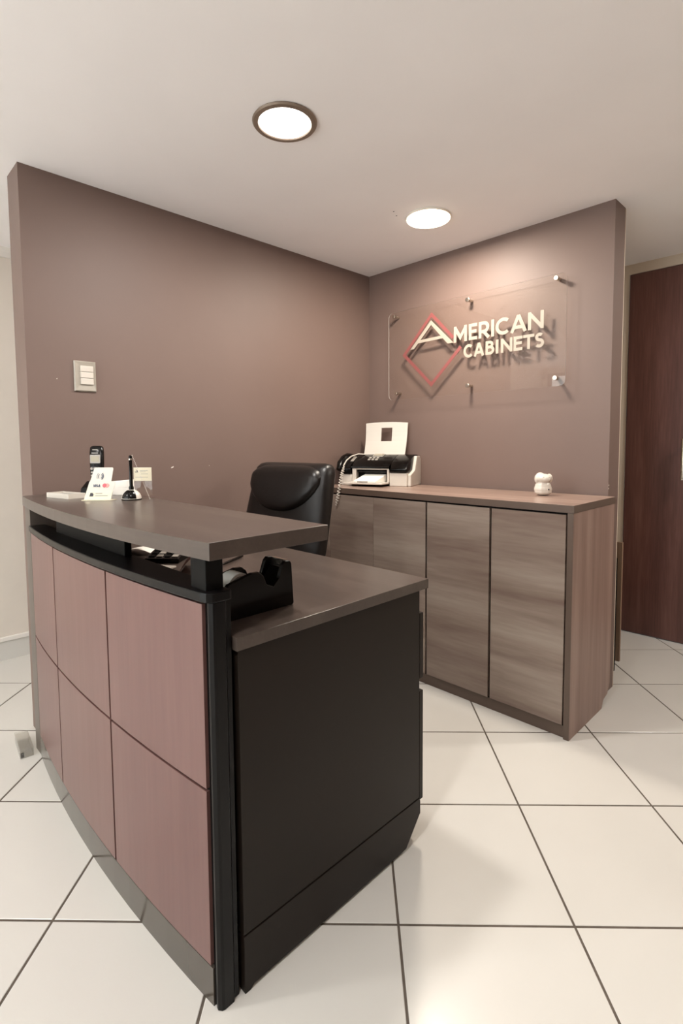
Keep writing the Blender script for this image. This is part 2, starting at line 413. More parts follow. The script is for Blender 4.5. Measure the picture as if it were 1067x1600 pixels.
# espresso end with plinth
sp = MB().box(1.394, 1.4165, -1.970, -1.343, 0.135, 0.770)
sp.build('side_panel', 'side', desk, bevel=.001)
MB().prism([(-1.970, 0.0), (-1.955, 0.0), (-1.945, 0.008), (-1.425, 0.008), (-1.405, 0.010), (-1.338, 0.085), (-1.338, 0.124), (-1.343, 0.132), (-1.970, 0.132)], 'x', 1.394, 1.4175).build('plinth', 'side', desk, bevel=.001)
for z0, z1 in ((0.122, 0.462), (0.50, 0.70)):
    dr = MB().box(1.02, 1.4135, -1.338, -1.320, z0, z1).build('drawer', 'side', desk, bevel=.002)
    MB().box(1.15, 1.28, -1.320, -1.308, (z0 + z1) / 2 - .006, (z0 + z1) / 2 + .006).build('handle', 'steel', dr, off=tuple(desk['_base']))
MB().box(1.0, 1.392, -1.86, -1.34, 0.04, 0.765).build('drawer_case', 'blackm', desk)
for fx, fy_ in ((1.40, -1.44), (1.40, -1.90)):
    MB().lathe([(0.012, 0.0), (0.012, 0.01)], 12, (fx, fy_, 0)).build('foot', 'blackm', desk)
# supports and raised counter
MB().box(1.328, 1.390, -2.026, -1.985, 0.902, 0.976).build('counter_support', 'blackm', desk, bevel=.002)
MB().box(0.34, 0.93, -2.005, -1.985, 0.902, 0.976).build('counter_support', 'blackm', desk, bevel=.002)
X = xs(0.02, 1.43, 20)
MB().prism([(x, fy(x) - .012) for x in X] + [(1.43, -1.722), (0.02, -1.722)], 'z', 0.974, 1.010).build('raised_counter', 'counter', desk, bevel=.0007)

# ================================================================== CREDENZA
cz = thing('credenza', 'low streaky brown wood credenza with flat doors under the wall sign', 'cabinet', (0.76, -0.26, 0), world_verts=True)
CR, CF = 1.527, -0.497
MB().box(0.004, CR, CF, -0.028, 0.924, 0.955).build('top', ['ctop'], cz, bevel=.001)
MB().box(0.004, CR + .0008, CF - .0012, CF, 0.9245, 0.9545).build('front_edge', 'cedge', cz)
MB().box(CR, CR + .0012, CF, -0.028, 0.9245, 0.9545).build('end_edge', 'cedge', cz)
MB().prism([(CF + .003, 0.0), (-0.13, 0.0), (-0.125, 0.012), (-0.108, 0.035), (-0.06, 0.045), (-0.032, 0.09), (-0.032, 0.9235), (CF + .003, 0.9235)], 'x', 1.503, CR - .001).build('side_panel', 'cside', cz)
MB().box(1.503, CR - .0015, CF, CF + .003, 0.0, 0.9235).build('side_edge', 'cedge', cz)
MB().box(0.004, 1.502, CF + .02, -0.032, 0.05, 0.923).build('carcass', 'blackm', cz)
MB().box(0.004, 1.502, CF + .012, CF + .03, 0.0, 0.05).build('plinth', 'cedge', cz)
for a, b in ((0.010, 0.1355), (0.1375, 0.4725), (0.4745, 0.8155), (0.8265, 1.1615), (1.1725, 1.4965)):
    MB().box(a, b, CF + .001, CF + .019, 0.056, 0.9155).build('door', 'cdoor', cz, bevel=.001)

# ================================================================== WALL SIGN
sg = thing('wall_sign', 'clear acrylic wall sign with cream American Cabinets lettering and red diamond', 'sign', (0.746, -0.04, 1.47), world_verts=True)
SX0, SX1, SZ0, SZ1 = 0.199, 1.295, 1.474, 2.006
def rrect(x0, x1, z0, z1, r, n=6):
    pts = []
    for cx, cz_, a0 in ((x1 - r, z1 - r, 0), (x0 + r, z1 - r, 90), (x0 + r, z0 + r, 180), (x1 - r, z0 + r, 270)):
        for k in range(n + 1):
            a = math.radians(a0 + 90 * k / n); pts.append((cx + r * math.cos(a), cz_ + r * math.sin(a)))
    return pts
mb = MB(); rp = rrect(SX0, SX1, SZ0, SZ1, 0.03); n = len(rp)
mb.add([(a, -0.0415, b) for a, b in rp] + [(a, -0.0355, b) for a, b in rp], [tuple(range(n)), tuple(range(n, 2 * n))])
mb.cur = 1
mb.add([(a, -0.0415, b) for a, b in rp] + [(a, -0.0355, b) for a, b in rp], [(i, (i + 1) % n, n + (i + 1) % n, n + i) for i in range(n)])
mb.build('acrylic_panel', ['acrylic', 'acrylic_edge'], sg)
for px, pz in ((0.247, 1.980), (0.762, 1.980), (1.246, 1.985), (0.262, 1.513), (0.766, 1.518), (1.249, 1.513)):
    so = MB(); k = 18
    for rr, a, b in ((0.0085, 0.0, -0.0355), (0.0115, -0.0415, -0.052)):
        so.loft([[(px + rr * math.cos(2 * PI * i / k), yy, pz + rr * math.sin(2 * PI * i / k)) for i in range(k)] for yy in (a, b)])
    so.build('standoff', 'steel', sg, bevel=.001)
YF0, YF1 = -0.0445, -0.0415
# diamond outline, open at the right
T_, L_, B_, R_ = (0.523, 1.944), (0.324, 1.737), (0.523, 1.545), (0.722, 1.737)
lerp = lambda a, b, t: (a[0] + (b[0] - a[0]) * t, a[1] + (b[1] - a[1]) * t)
mb = MB().ribbon([lerp(T_, R_, 0.74), T_, L_, B_, lerp(B_, R_, 0.99)], 0.019, -0.0432, YF1)
mb.build('diamond', 'red', sg)
# big A of the emblem
mb = MB()
mb.prism([(0.521, 1.912), (0.497, 1.888), (0.372, 1.764), (0.399, 1.764), (0.512, 1.876), (0.521, 1.886), (0.530, 1.876), (0.634, 1.764), (0.672, 1.764), (0.545, 1.888)], 'y', YF0, YF1)
mb.prism([(0.430, 1.7935), (0.444, 1.8105), (0.593, 1.8145), (0.612, 1.7985)], 'y', YF0 + .0001, YF1)
tag(mb.build('letter', 'cream', sg), 'large emblem letter A')

def arc(cx, cz_, rx, rz, a0, a1, n=14):
    return [(cx + rx * math.cos(math.radians(a0 + (a1 - a0) * i / n)), cz_ + rz * math.sin(math.radians(a0 + (a1 - a0) * i / n))) for i in range(n + 1)]
def glyph(ch, W, Hh, s):
    """strokes (centre lines) of a bold humanist capital in a W x Hh box, stroke s"""
    h = s / 2; x0, x1, z0, z1 = h, W - h, 0, Hh
    if ch == 'I': return [[(W / 2, 0), (W / 2, Hh)]]
    if ch == 'M': return [[(x0, 0), (x0 + .02 * W, Hh)], [(x0 + .01 * W, Hh - h), (W / 2, Hh * .28), (x1 - .01 * W, Hh - h)], [(x1, 0), (x1 - .02 * W, Hh)]]
    if ch == 'N': return [[(x0, 0), (x0, Hh)], [(x0, Hh - h * .9), (x1, h * .9)], [(x1, 0), (x1, Hh)]]
    if ch == 'E': return [[(x0, 0), (x0, Hh)], [(x0, Hh - h), (W, Hh - h)], [(x0, Hh * .52), (W * .93, Hh * .52)], [(x0, h), (W, h)]]
    if ch == 'T': return [[(0, Hh - h), (W, Hh - h)], [(W / 2, 0), (W / 2, Hh)]]
    if ch == 'A': return [[(h * .9, 0), (W / 2, Hh - h * .2)], [(W - h * .9, 0), (W / 2, Hh - h * .2)], [(W * .25, Hh * .29), (W * .75, Hh * .29)]]
    if ch == 'V': return [[(h * .9, Hh), (W / 2, h * .2)], [(W - h * .9, Hh), (W / 2, h * .2)]]
    if ch == 'C': return [arc(W * .56, Hh / 2, W * .56 - h, Hh / 2 - h, 48, 312, 20)]
    if ch == 'R':
        rz = (Hh * .5 - s * .55) / 2 + s * .28
        cz_ = Hh - h - rz
        return [[(x0, 0), (x0, Hh)], [(x0, Hh - h), (W * .5, Hh - h)] + arc(W * .5, cz_, W * .5 - h * 1.3, rz, 90, -90, 10)[1:] + [(x0, cz_ - rz)], [(W * .45, cz_ - rz), (W - h * .6, 0)]]
    if ch == 'B':
        r1 = Hh * .25 - h * .75; r2 = Hh * .25 - h * .25
        return [[(x0, 0), (x0, Hh)], [(x0, Hh - h), (W * .45, Hh - h)] + arc(W * .45, Hh - h - r1, W * .45 - h, r1, 90, -90, 10)[1:] + [(x0, Hh - h - 2 * r1)],
                [(x0, h + 2 * r2), (W * .5, h + 2 * r2)] + arc(W * .5, h + r2, W * .5 - h, r2, 90, -90, 10)[1:] + [(x0, h)]]
    if ch == 'S':
        r1 = Hh * .25 - h * .6; r2 = Hh * .25 - h * .4
        c1 = Hh - h - r1; c2 = h + r2
        return [arc(W * .5, c1, W * .44 - h, r1, 35, 250, 12) + arc(W * .5, c2, W * .5 - h, r2, 75, -145, 12)]
    return []
def letter(parent, ch, x0, x1, z0, hh, s, y0, y1, mat, name='letter'):
    mb = MB()
    for k, st in enumerate(glyph(ch, x1 - x0, hh, s)): mb.ribbon(st, s, y0 - k * .00004, y1, (x0, z0))
    return tag(mb.build(name, mat, parent), 'letter ' + ch)
for ch, a, b in zip('MERICAN', (.674, .770, .831, .904, .930, 1.013, 1.107), (.760, .822, .896, .923, 1.010, 1.101, 1.188)):
    letter(sg, ch, a, b, 1.761, 0.087, 0.0172, YF0, YF1, 'cream')
for ch, a, b in zip('CABINETS', (.738, .802, .873, .932, .961, 1.032, 1.083, 1.143), (.798, .865, .924, .948, 1.026, 1.080, 1.141, 1.191)):
    letter(sg, ch, a, b, 1.669, 0.072, 0.0148, YF0, YF1, 'cream')

# ================================================================== OFFICE CHAIR
ch = thing('office_chair', 'black leather office chair with padded headrest behind the desk', 'chair', (0.405, -1.05, 0), math.radians(5))
def sup(cx, cy, z, a, b, e=3.2, n=36, tilt=0.0):
    out = []
    for i in range(n):
        t = 2 * PI * i / n; c_, s_ = math.cos(t), math.sin(t)
        out.append((cx + a * math.copysign(abs(c_) ** (2 / e), c_), cy + b * math.copysign(abs(s_) ** (2 / e), s_), z + tilt * b * math.copysign(abs(s_) ** (2 / e), s_)))
    return out
rings = []
prof = [(0.0, .20, .02), (0.01, .235, .05), (0.06, .252, .062), (0.25, .266, .062), (0.45, .268, .058), (0.62, .262, .06), (0.80, .252, .066), (0.92, .246, .066), (0.965, .240, .058), (0.99, .226, .042), (1.0, .20, .015)]
rec = lambda t: 0.165 * t - 0.085
z0, hh = 0.47, 0.645
for t, a, b in prof:
    rings.append(sup(0, rec(t), z0 + hh * t, a, b, 3.4))
MB().loft(rings).build('backrest', 'leather', ch, smooth=True)
# headrest pad: bulging front roll with an arched lower edge
rings = []
nx = 30
for i in range(nx + 1):
    u = -1 + 2 * i / nx; x_ = u * 0.224
    edge = max(0.0, 1 - abs(u) ** 7) ** 0.5
    lo_ = 0.888 + 0.10 * abs(u) ** 2.4; hi_ = 1.108 - 0.014 * abs(u) ** 4
    zc, zr = (lo_ + hi_) / 2, (hi_ - lo_) / 2
    ring = []
    for k in range(24):
        t = 2 * PI * k / 24; sn, cs = math.sin(t), math.cos(t)
        zz = zc + zr * math.copysign(abs(sn) ** 0.55, sn) * (0.35 + .65 * edge)
        yc = rec((zz - z0) / hh)
        yy = yc + ((-0.062 - 0.026 * edge) * cs ** 0.45 if cs > 0 else 0.02 * -cs)
        ring.append((x_, yy, zz))
    rings.append(ring)
MB().loft(rings).build('headrest', 'leather', ch, smooth=True)
rings = [sup(0, -0.24, z, a, b, 3.6) for z, a, b in ((0.40, .20, .20), (0.41, .24, .235), (0.45, .262, .255), (0.50, .258, .25), (0.52, .23, .22), (0.525, .15, .14))]
MB().loft(rings).build('seat', 'leather', ch, smooth=True)
MB().box(-.06, .06, -.08, .05, 0.40, 0.43).tube([(0, -.02, .42), (0, .03, .46), (0, .035, .62)], 0.02, 8).build('back_bracket', 'blackm', ch)
MB().lathe([(0.028, 0.10), (0.028, 0.26), (0.02, 0.26), (0.02, 0.40), (0.05, 0.405)], 20, (0, -.24, 0)).build('gas_column', 'black', ch, smooth=True)
for k in range(5):
    a = 2 * PI * k / 5 + .3; cx, cy = math.cos(a), math.sin(a)
    lg = MB().tube([(0, -.24, .115), (cx * .15, -.24 + cy * .15, .10), (cx * .28, -.24 + cy * .28, .075)], .02, 8, radii=[.026, .022, .015]).build('leg', 'black', ch, smooth=True)
    px, py = cx * .27, -.24 + cy * .27
    MB().tube([(px - cy * .022, py + cx * .022, .029), (px + cy * .022, py - cx * .022, .029)], .028, 14).build('caster', 'blackm', lg, smooth=True)

# ================================================================== PRINTER / FAX
PZ = 0.9555
pr_ = thing('fax_printer', 'white and black fax printer with raised paper support on the credenza', 'printer', (0.078, -0.345, PZ), math.radians(20))
pr_.scale = (1.09, 1.09, 1.09)
W_, D_ = 0.395, 0.20
# white lower body with a mouth
mb = MB()
mb.box(0.285, W_ - .012, 0.0, D_, 0.0, 0.072); mb.box(0.012, 0.07, 0.0, D_, 0.0, 0.06); mb.box(0.07, 0.285, 0.09, D_, 0.0, 0.12); mb.box(0.0, W_, 0.10, D_, 0.0, 0.10)
mb.build('lower_body', 'plastic_w', pr_, bevel=.004)
# white side cheek on the right and left
for xa, xb in ((W_ - .012, W_ + .006), (-.006, .012)):
    MB().prism([(0.03, 0.0), (D_ + .006, 0.0), (D_ + .006, 0.135), (D_ - .02, 0.158), (0.12, 0.160), (0.085, 0.085), (0.012, 0.062), (0.012, 0.0)], 'x', xa, xb).build('side_cheek', 'plastic_w', pr_, bevel=.004)
# black cover with arched front
cov = [(0.19, 0.166), (0.14, 0.167), (0.10, 0.158), (0.05, 0.136), (0.01, 0.112), (-0.008, 0.092)]
MB().prism(cov + [(-0.006, 0.072), (0.10, 0.072), (0.19, 0.10)], 'x', 0.288, W_ - .011).build('cover', 'plastic_dk', pr_, bevel=.005, seg=3, smooth=True)
MB().prism(cov + [(-0.008, 0.104), (0.10, 0.104), (0.19, 0.11)], 'x', 0.062, 0.288).build('cover', 'plastic_dk', pr_, bevel=.004, seg=3, smooth=True)
MB().prism(cov + [(-0.006, 0.060), (0.10, 0.060), (0.19, 0.10)], 'x', -.011 + .012, 0.062).build('cover', 'plastic_dk', pr_, bevel=.005, seg=3, smooth=True)
# mouth frame
mb = MB().box(0.070, 0.285, -0.004, 0.012, 0.088, 0.103); mb.box(0.070, 0.092, -0.004, 0.09, 0.02, 0.090); mb.box(0.273, 0.285, -0.004, 0.06, 0.02, 0.09)
mb.build('mouth_frame', 'plastic_w', pr_, bevel=.002)
MB().box(0.092, 0.273, 0.03, 0.092, 0.012, 0.1035).build('mouth', 'blackm', pr_)
MB().tube([(0.095, 0.015, 0.077), (0.27, 0.015, 0.077)], 0.007, 10).build('roller', 'plastic_dk', pr_, smooth=True)
# output tray and paper on it
mb = MB().prism([(0.045, -0.075), (0.275, -0.085), (0.283, 0.02), (0.075, 0.02)], 'z', 0.012, 0.021)
mb.build('output_tray', 'plastic_w', pr_, bevel=.002)
MB().add([(0.105, -.07, .022), (0.235, -.07, .022), (0.258, .028, .022), (0.135, .028, .022), (0.105, -.07, .029), (0.235, -.07, .029), (0.258, .028, .062), (0.135, .028, .062)],
         [(3, 2, 1, 0), (4, 5, 6, 7), (0, 1, 5, 4), (1, 2, 6, 5), (2, 3, 7, 6), (3, 0, 4, 7)]).build('paper_stack', 'paper', pr_)
MB().prism([(0.13, -0.075), (0.16, -0.08), (0.19, -0.075), (0.16, -0.066)], 'z', 0.0215, 0.028).build('paper_stop', 'plastic_g', pr_)
# control panel on the sloping cover
def on_cover(x, y):
    for (a, za_), (b, zb_) in zip(cov, cov[1:]):
        if b <= y <= a: return za_ + (zb_ - za_) * (a - y) / (a - b)
    return 0.16
def patch(x0, x1, y0, y1, mat, name, lift=.0015):
    z0, z1 = on_cover(x0, y0) + lift, on_cover(x0, y1) + lift
    mb = MB().add([(x0, y0, z0), (x1, y0, z0), (x1, y1, z1), (x0, y1, z1), (x0, y0, z0 - .004), (x1, y0, z0 - .004), (x1, y1, z1 - .004), (x0, y1, z1 - .004)],
                  [(0, 1, 2, 3), (7, 6, 5, 4), (0, 4, 5, 1), (1, 5, 6, 2), (2, 6, 7, 3), (3, 7, 4, 0)])
    return mb.build(name, mat, pr_)
patch(0.150, 0.212, 0.092, 0.138, 'plastic_g', 'display_frame', .004)
patch(0.156, 0.206, 0.102, 0.132, 'screen', 'display', .006)
for i in range(3):
    for j in range(2):
        patch(0.138 + i * .022, 0.152 + i * .022, 0.052 + j * .020, 0.064 + j * .020, 'plastic_g', 'button', .003)
patch(0.244, 0.247, 0.01, 0.12, 'blackm', 'cover_seam', .001)
# paper support with a square window, leaning back
SN = 8
def sup_pt(x, t):
    bow = 0.012 * math.sin(PI * t)
    wx = 0.5 + (x - 0.5) * (1.0 + 0.03 * t)
    return (0.072 + 0.245 * wx + 0.006 * t, 0.150 + 0.038 * t + bow, 0.140 + 0.205 * t + (0.006 * (1 - (2 * x - 1) ** 2) if t > .98 else 0))
def support_mesh():
    mb = MB(); xv = [0, .2, .38, .64, .82, 1]; tv = [0, .2, .38, .5, .62, .74, .87, 1]
    th = 0.004; idx = {}
    pts = []
    for side in (0, 1):
        for i, x_ in enumerate(xv):
            for j, t in enumerate(tv):
                p = sup_pt(x_, t); idx[(side, i, j)] = len(pts); pts.append((p[0], p[1] + side * th, p[2]))
    fs = []
    hole = lambda i, j: i == 2 and 3 <= j <= 4 or (i == 2 and j == 5)
    nx_, ny_ = len(xv) - 1, len(tv) - 1
    for i in range(nx_):
        for j in range(ny_):
            if hole(i, j): continue
            fs.append((idx[0, i, j], idx[0, i + 1, j], idx[0, i + 1, j + 1], idx[0, i, j + 1]))
            fs.append((idx[1, i, j + 1], idx[1, i + 1, j + 1], idx[1, i + 1, j], idx[1, i, j]))
            for (a, b, di, dj) in (((i, j), (i + 1, j), 0, -1), ((i + 1, j), (i + 1, j + 1), 1, 0), ((i + 1, j + 1), (i, j + 1), 0, 1), ((i, j + 1), (i, j), -1, 0)):
                ni, nj = i + di, j + dj
                if ni < 0 or nj < 0 or ni >= nx_ or nj >= ny_ or hole(ni, nj):
                    fs.append((idx[0, a[0], a[1]], idx[1, a[0], a[1]], idx[1, b[0], b[1]], idx[0, b[0], b[1]]))
    return mb.add(pts, fs)
support_mesh().build('paper_support', 'plastic_w', pr_, smooth=False)
# handset on the left end, with its coiled cord hanging down past the worktop edge
hs_ = MB().tube([(-0.012, -0.005, 0.085), (-0.012, 0.02, 0.118), (-0.012, 0.06, 0.145), (-0.012, 0.11, 0.156), (-0.012, 0.16, 0.150)], .02, 12, radii=[.014, .021, .019, .019, .022]).build('handset', 'plastic_dk', pr_, smooth=True)
MB().tube([(0.02, -0.010, 0.108), (0.025, 0.02, 0.137), (0.04, 0.05, 0.158), (0.065, 0.09, 0.170), (0.09, 0.12, 0.168)], .0035, 8).build('cord', 'plastic_w', pr_, smooth=True)
patch(0.040, 0.058, 0.04, 0.09, 'plastic_g', 'handset_badge', .003)
pth = []
ax_w = [(0.156, -0.400, 1.071), (0.210, -0.470, 1.027), (0.237, -0.512, 0.975), (0.223, -0.514, 0.909), (0.206, -0.514, 0.853)]
bpy.context.view_layer.update()
pinv = (Matrix.Translation(pr_.location) @ Matrix.Rotation(math.radians(20), 4, 'Z') @ Matrix.Scale(1.09, 4)).inverted()
ax = [Vector((0.02, -0.010, 0.108))] + [pinv @ Vector(q) for q in ax_w]
TURN = 19; SUBN = 12
for i in range(TURN * SUBN + 1):
    s_ = i / (TURN * SUBN) * (len(ax) - 1); k = min(int(s_), len(ax) - 2); p = ax[k].lerp(ax[k + 1], s_ - k)
    a = 2 * PI * i / SUBN; q_ = i / (TURN * SUBN)
    r_ = 0.0075 * min(1.0, max(0.1, (q_ - .12) * 5), (1 - q_) * 8 + .1)
    pth.append((p.x + r_ * math.cos(a), p.y + r_ * math.sin(a), p.z))
MB().tube(pth, .0022, 6).build('coiled_cord', 'plastic_w', pr_, smooth=True)

# ================================================================== CERAMIC FIGURINE
fg = thing('ceramic_figurine', 'small white ceramic animal figurine on the credenza', 'figurine', (1.262, -0.185, 0.9555), math.radians(38))
mb = MB()
mb.sphere((0, 0, .030), (.041, .035, .030)); mb.sphere((0, 0, .017), (.039, .034, .017)); mb.sphere((0, 0, .044), (.037, .032, .026))
mb.sphere((0.002, -.006, .080), (.036, .031, .022)); mb.sphere((-.014, -.002, .095), (.019, .015, .013)); mb.sphere((.026, -.002, .089), (.012, .012, .013))
mb.sphere((-.030, -.002, .078), (.010, .016, .020)); mb.sphere((.033, -.004, .080), (.008, .014, .018)); mb.sphere((.007, -.026, .079), (.022, .013, .014))
bo = mb.build('body', 'ceramic', fg, smooth=True)
rm = bo.modifiers.new('remesh', 'REMESH'); rm.mode = 'VOXEL'; rm.voxel_size = 0.0022; rm.use_smooth_shade = True
smo = bo.modifiers.new('smooth', 'SMOOTH'); smo.iterations = 4; smo.factor = 0.5
MB().sphere((.018, -.0305, .030), .0035, 10, 6).build('dot', 'ink', fg, smooth=True)
for sx in (-1, 1): MB().sphere((sx * .012 + .006, -.0345, .0865), .002, 8, 6).build('eye', 'plastic_g', fg, smooth=True)

# ================================================================== TAPE DISPENSER
WT = 0.8005
td = thing('tape_dispenser', 'black desktop tape dispenser on the lower worktop beside the corner post', 'tape dispenser', (1.29, -1.748, WT))
tp = [(0.0, 0.0), (0.004, 0.004), (-0.002, 0.105), (-0.006, 0.112), (-0.022, 0.114), (-0.03, 0.106), (-0.042, 0.075), (-0.060, 0.058), (-0.078, 0.066), (-0.088, 0.090), (-0.100, 0.100), (-0.120, 0.101), (-0.185, 0.085), (-0.205, 0.06), (-0.215, 0.0)]
for xa, xb in ((-0.048, -0.036), (0.024, 0.036)):
    MB().prism(tp, 'x', xa, xb).build('side_wall', 'plastic_dk', td, bevel=.002)
MB().prism([(-0.002, 0.0), (-0.004, 0.092), (-0.022, 0.096), (-0.045, 0.060), (-0.062, 0.04), (-0.085, 0.03), (-0.2, 0.02), (-0.213, 0.0)], 'x', -0.036, 0.024).build('body', 'plastic_dk', td, bevel=.002)
mb = MB(); k = 28
for ro_, ri, xa, xb, nm, mt in ((0.0345, 0.028, -0.030, 0.016, 'tape_roll', 'paper'), (0.0275, 0.006, -0.034, 0.022, 'hub', 'plastic_g')):
    ring = lambda r, x_: [(x_, -0.140 + r * math.cos(2 * PI * i / k), 0.066 + r * math.sin(2 * PI * i / k)) for i in range(k)]
    MB().loft([ring(ri, xa), ring(ro_, xa), ring(ro_, xb), ring(ri, xb), ring(ri, xa)], cap=False).build(nm, mt, td, smooth=True)
MB().box(-0.033, 0.021, -0.012, -0.004, 0.094, 0.113).build('cutter', 'steel', td)

# ================================================================== THINGS ON THE LOWER WORKTOP, SEEN THROUGH THE GAP
cl = thing('desk_calculator', 'black desk calculator with pale key rows, seen under the raised counter', 'calculator', (0.60, -1.715, WT), math.radians(42))
MB().prism([(-.075, 0.0), (.075, 0.0), (.075, 0.045), (-.075, 0.016)], 'x', -.06, .06).build('case', 'plastic_dk', cl, bevel=.003)
sl = (0.045 - 0.016) / 0.15
def ck(xa, xb, ya_, yb_, nm, mt):
    f = lambda y_: 0.016 + (y_ + .075) * sl
    MB().add([(xa, ya_, f(ya_) - .002), (xb, ya_, f(ya_) - .002), (xb, yb_, f(yb_) - .002), (xa, yb_, f(yb_) - .002), (xa, ya_, f(ya_) + .003), (xb, ya_, f(ya_) + .003), (xb, yb_, f(yb_) + .003), (xa, yb_, f(yb_) + .003)],
             [(3, 2, 1, 0), (4, 5, 6, 7), (0, 1, 5, 4), (1, 2, 6, 5), (2, 3, 7, 6), (3, 0, 4, 7)]).build(nm, mt, cl)
ck(-.05, .05, .045, .068, 'display', 'screen')
for i in range(4):
    for j in range(4):
        ck(-.05 + i * .027, -.03 + i * .027, -.062 + j * .026, -.044 + j * .026, 'key', 'plastic_g' if i in (1, 3) else 'blackm')
pn = MB().tube([(-.07, 0, .005), (.055, 0, .005), (.07, 0, .005)], .0045, 10, radii=[.0045, .0045, .0015]).build('pen', 'plastic_dk', smooth=True)
pn.location = (0.80, -1.585, WT); pn.rotation_euler = (0, 0, math.radians(-62)); tag(pn, 'dark pen lying on the lower worktop under the raised counter', 'pen')
def sheet(name, w, d, mat, bow, n=8):
    mb = MB(); rings = []
    for i in range(n + 1):
        t = i / n; z_ = bow * math.sin(PI * t) + .004
        rings.append([(-w / 2 + w * t, -d / 2, z_), (-w / 2 + w * t, d / 2, z_ * .6 + .002), (-w / 2 + w * t, d / 2, z_ * .6 + .0005), (-w / 2 + w * t, -d / 2, z_ - .0015)])
    return mb.loft(rings).build(name, mat, smooth=True)
s1 = sheet('paper_sheet', .15, .10, 'paper', .02); s1.location = (0.43, -1.735, WT); s1.rotation_euler = (0, 0, .6)
tag(s1, 'curled white paper sheet beside the calculator under the raised counter', 'paper')
s2 = sheet('folded_note', .10, .10, 'paper_pink', .055); s2.location = (0.80, -1.715, WT); s2.rotation_euler = (0, 0, .9)
tag(s2, 'folded pink paper note next to the black counter support', 'paper')
s3 = MB().box(-.03, .03, -.02, .02, 0, .006).build('note_pad', 'paper', bevel=.001); s3.location = (0.725, -1.795, WT); s3.rotation_euler = (0, 0, .5)
tag(s3, 'small white note pad between the calculator and the pink note', 'notepad')

# ================================================================== THINGS ON THE RAISED COUNTER
CT = 1.0103
# flat white tray
tr = thing('card_tray', 'small flat white tray at the wall end of the raised counter', 'tray', (0.225, -1.935, CT), math.radians(12))
mb = MB().box(-.075, .075, -.032, .032, 0, .005); mb.box(-.075, -.070, -.032, .032, .005, .018); mb.box(.070, .075, -.032, .032, .005, .018); mb.box(-.070, .070, -.032, -.027, .005, .018); mb.box(-.070, .070, .027, .032, .005, .018)
mb.build('shell', 'plastic_w', tr)
MB().box(-.062, .062, -.024, .024, .0052, .0125).build('cards', 'ink_grey', tr)

# payment sign: leaning white card with cream foot
FACE = math.radians(46)
ps = thing('payment_sign', 'white and cream card payment sign standing on the raised counter', 'sign', (0.418, -1.893, CT), FACE)
lean = 0.30
def slab(mb, pts, y, th):
    """pts (x,z) on the leaning sheet at offset y (towards viewer is -y)"""
    f = lambda p, d: (p[0], y + d + lean * p[1], p[1])
    n = len(pts)
    return mb.add([f(p, 0) for p in pts] + [f(p, th) for p in pts], [tuple(range(n)), tuple(range(n, 2 * n))[::-1]] + [(i, (i + 1) % n, n + (i + 1) % n, n + i) for i in range(n)])
slab(MB(), [(-.046, .0025), (.040, .0025), (.0405, .02), (.047, .110), (.043, .114), (-.016, .114), (-.0205, .110)], 0.0035, .002).build('back_card', 'plastic_w', ps)
slab(MB(), [(-.045, .0025), (.050, .0025), (.060, .062), (.0555, .065), (-.0315, .065)], 0.0, .002).build('front_card', 'plastic_w', ps)
slab(MB(), [(-.0445, .003), (.0495, .003), (.0545, .033), (-.038, .033)], -.0006, .0005).build('cream_band', 'paper_cream', ps)
MB().prism([(-.046, -.016), (.052, -.016), (.066, .012), (-.046, .012)], 'z', 0, .0025).build('foot', 'paper_cream', ps)
def stroke(path, w, mat, name, off=(0, 0), y=-.0012, closed=False):
    mb = MB().ribbon(path, w, 0, .0005, off, closed)
    mb.v = [(v[0], y + v[1] + lean * v[2], v[2]) for v in mb.v]
    return mb.build(name, mat, ps)
for r_, a0, a1, w_ in ((.011, -60, 60, .0026), (.0065, -60, 60, .0016), (.0075, 120, 240, .0012), (.0125, 130, 215, .0008)):
    stroke(arc(0.004, .083, r_ * .95, r_ * 1.15, a0, a1, 12), w_, 'ink_navy', 'contactless_mark', y=.0022 if False else .0018)
for chx, a, b in (('V', -.017, -.0095), ('I', -.009, -.0065), ('S', -.006, .000), ('A', .0005, .0085)):
    for st in glyph(chx, b - a, .0095, .0020): stroke([(p[0] + a + .10 * p[1], p[1] + .0455) for p in st], .0020, 'ink_navy', 'letter', (0, 0))['label'] = 'letter ' + chx
for cx_, mt, yy in ((.0235, 'ink_red', -.0012), (.0325, 'ink_orange', -.0010)):
    mb = MB().prism([(cx_ + .0072 * math.cos(2 * PI * i / 20), .051 + .0072 * math.sin(2 * PI * i / 20)) for i in range(20)], 'y', 0, .0005)
    mb.v = [(v[0], yy + v[1] + lean * v[2], v[2]) for v in mb.v]; mb.build('card_circle', mt, ps)
slab(MB(), [(-.0265, .0135), (-.0135, .0135), (-.012, .021), (-.0165, .0255), (-.0235, .0255)], -.0016, .0005).build('square_mark', 'ink', ps)
for z_, b in ((.0235, .018), (.0155, .038)):
    slab(MB(), [(-.006, z_ - .0012), (b, z_ - .0012), (b + .0005, z_ + .0012), (-.0055, z_ + .0012)], -.0014, .0004).build('text_line', 'ink_grey', ps)

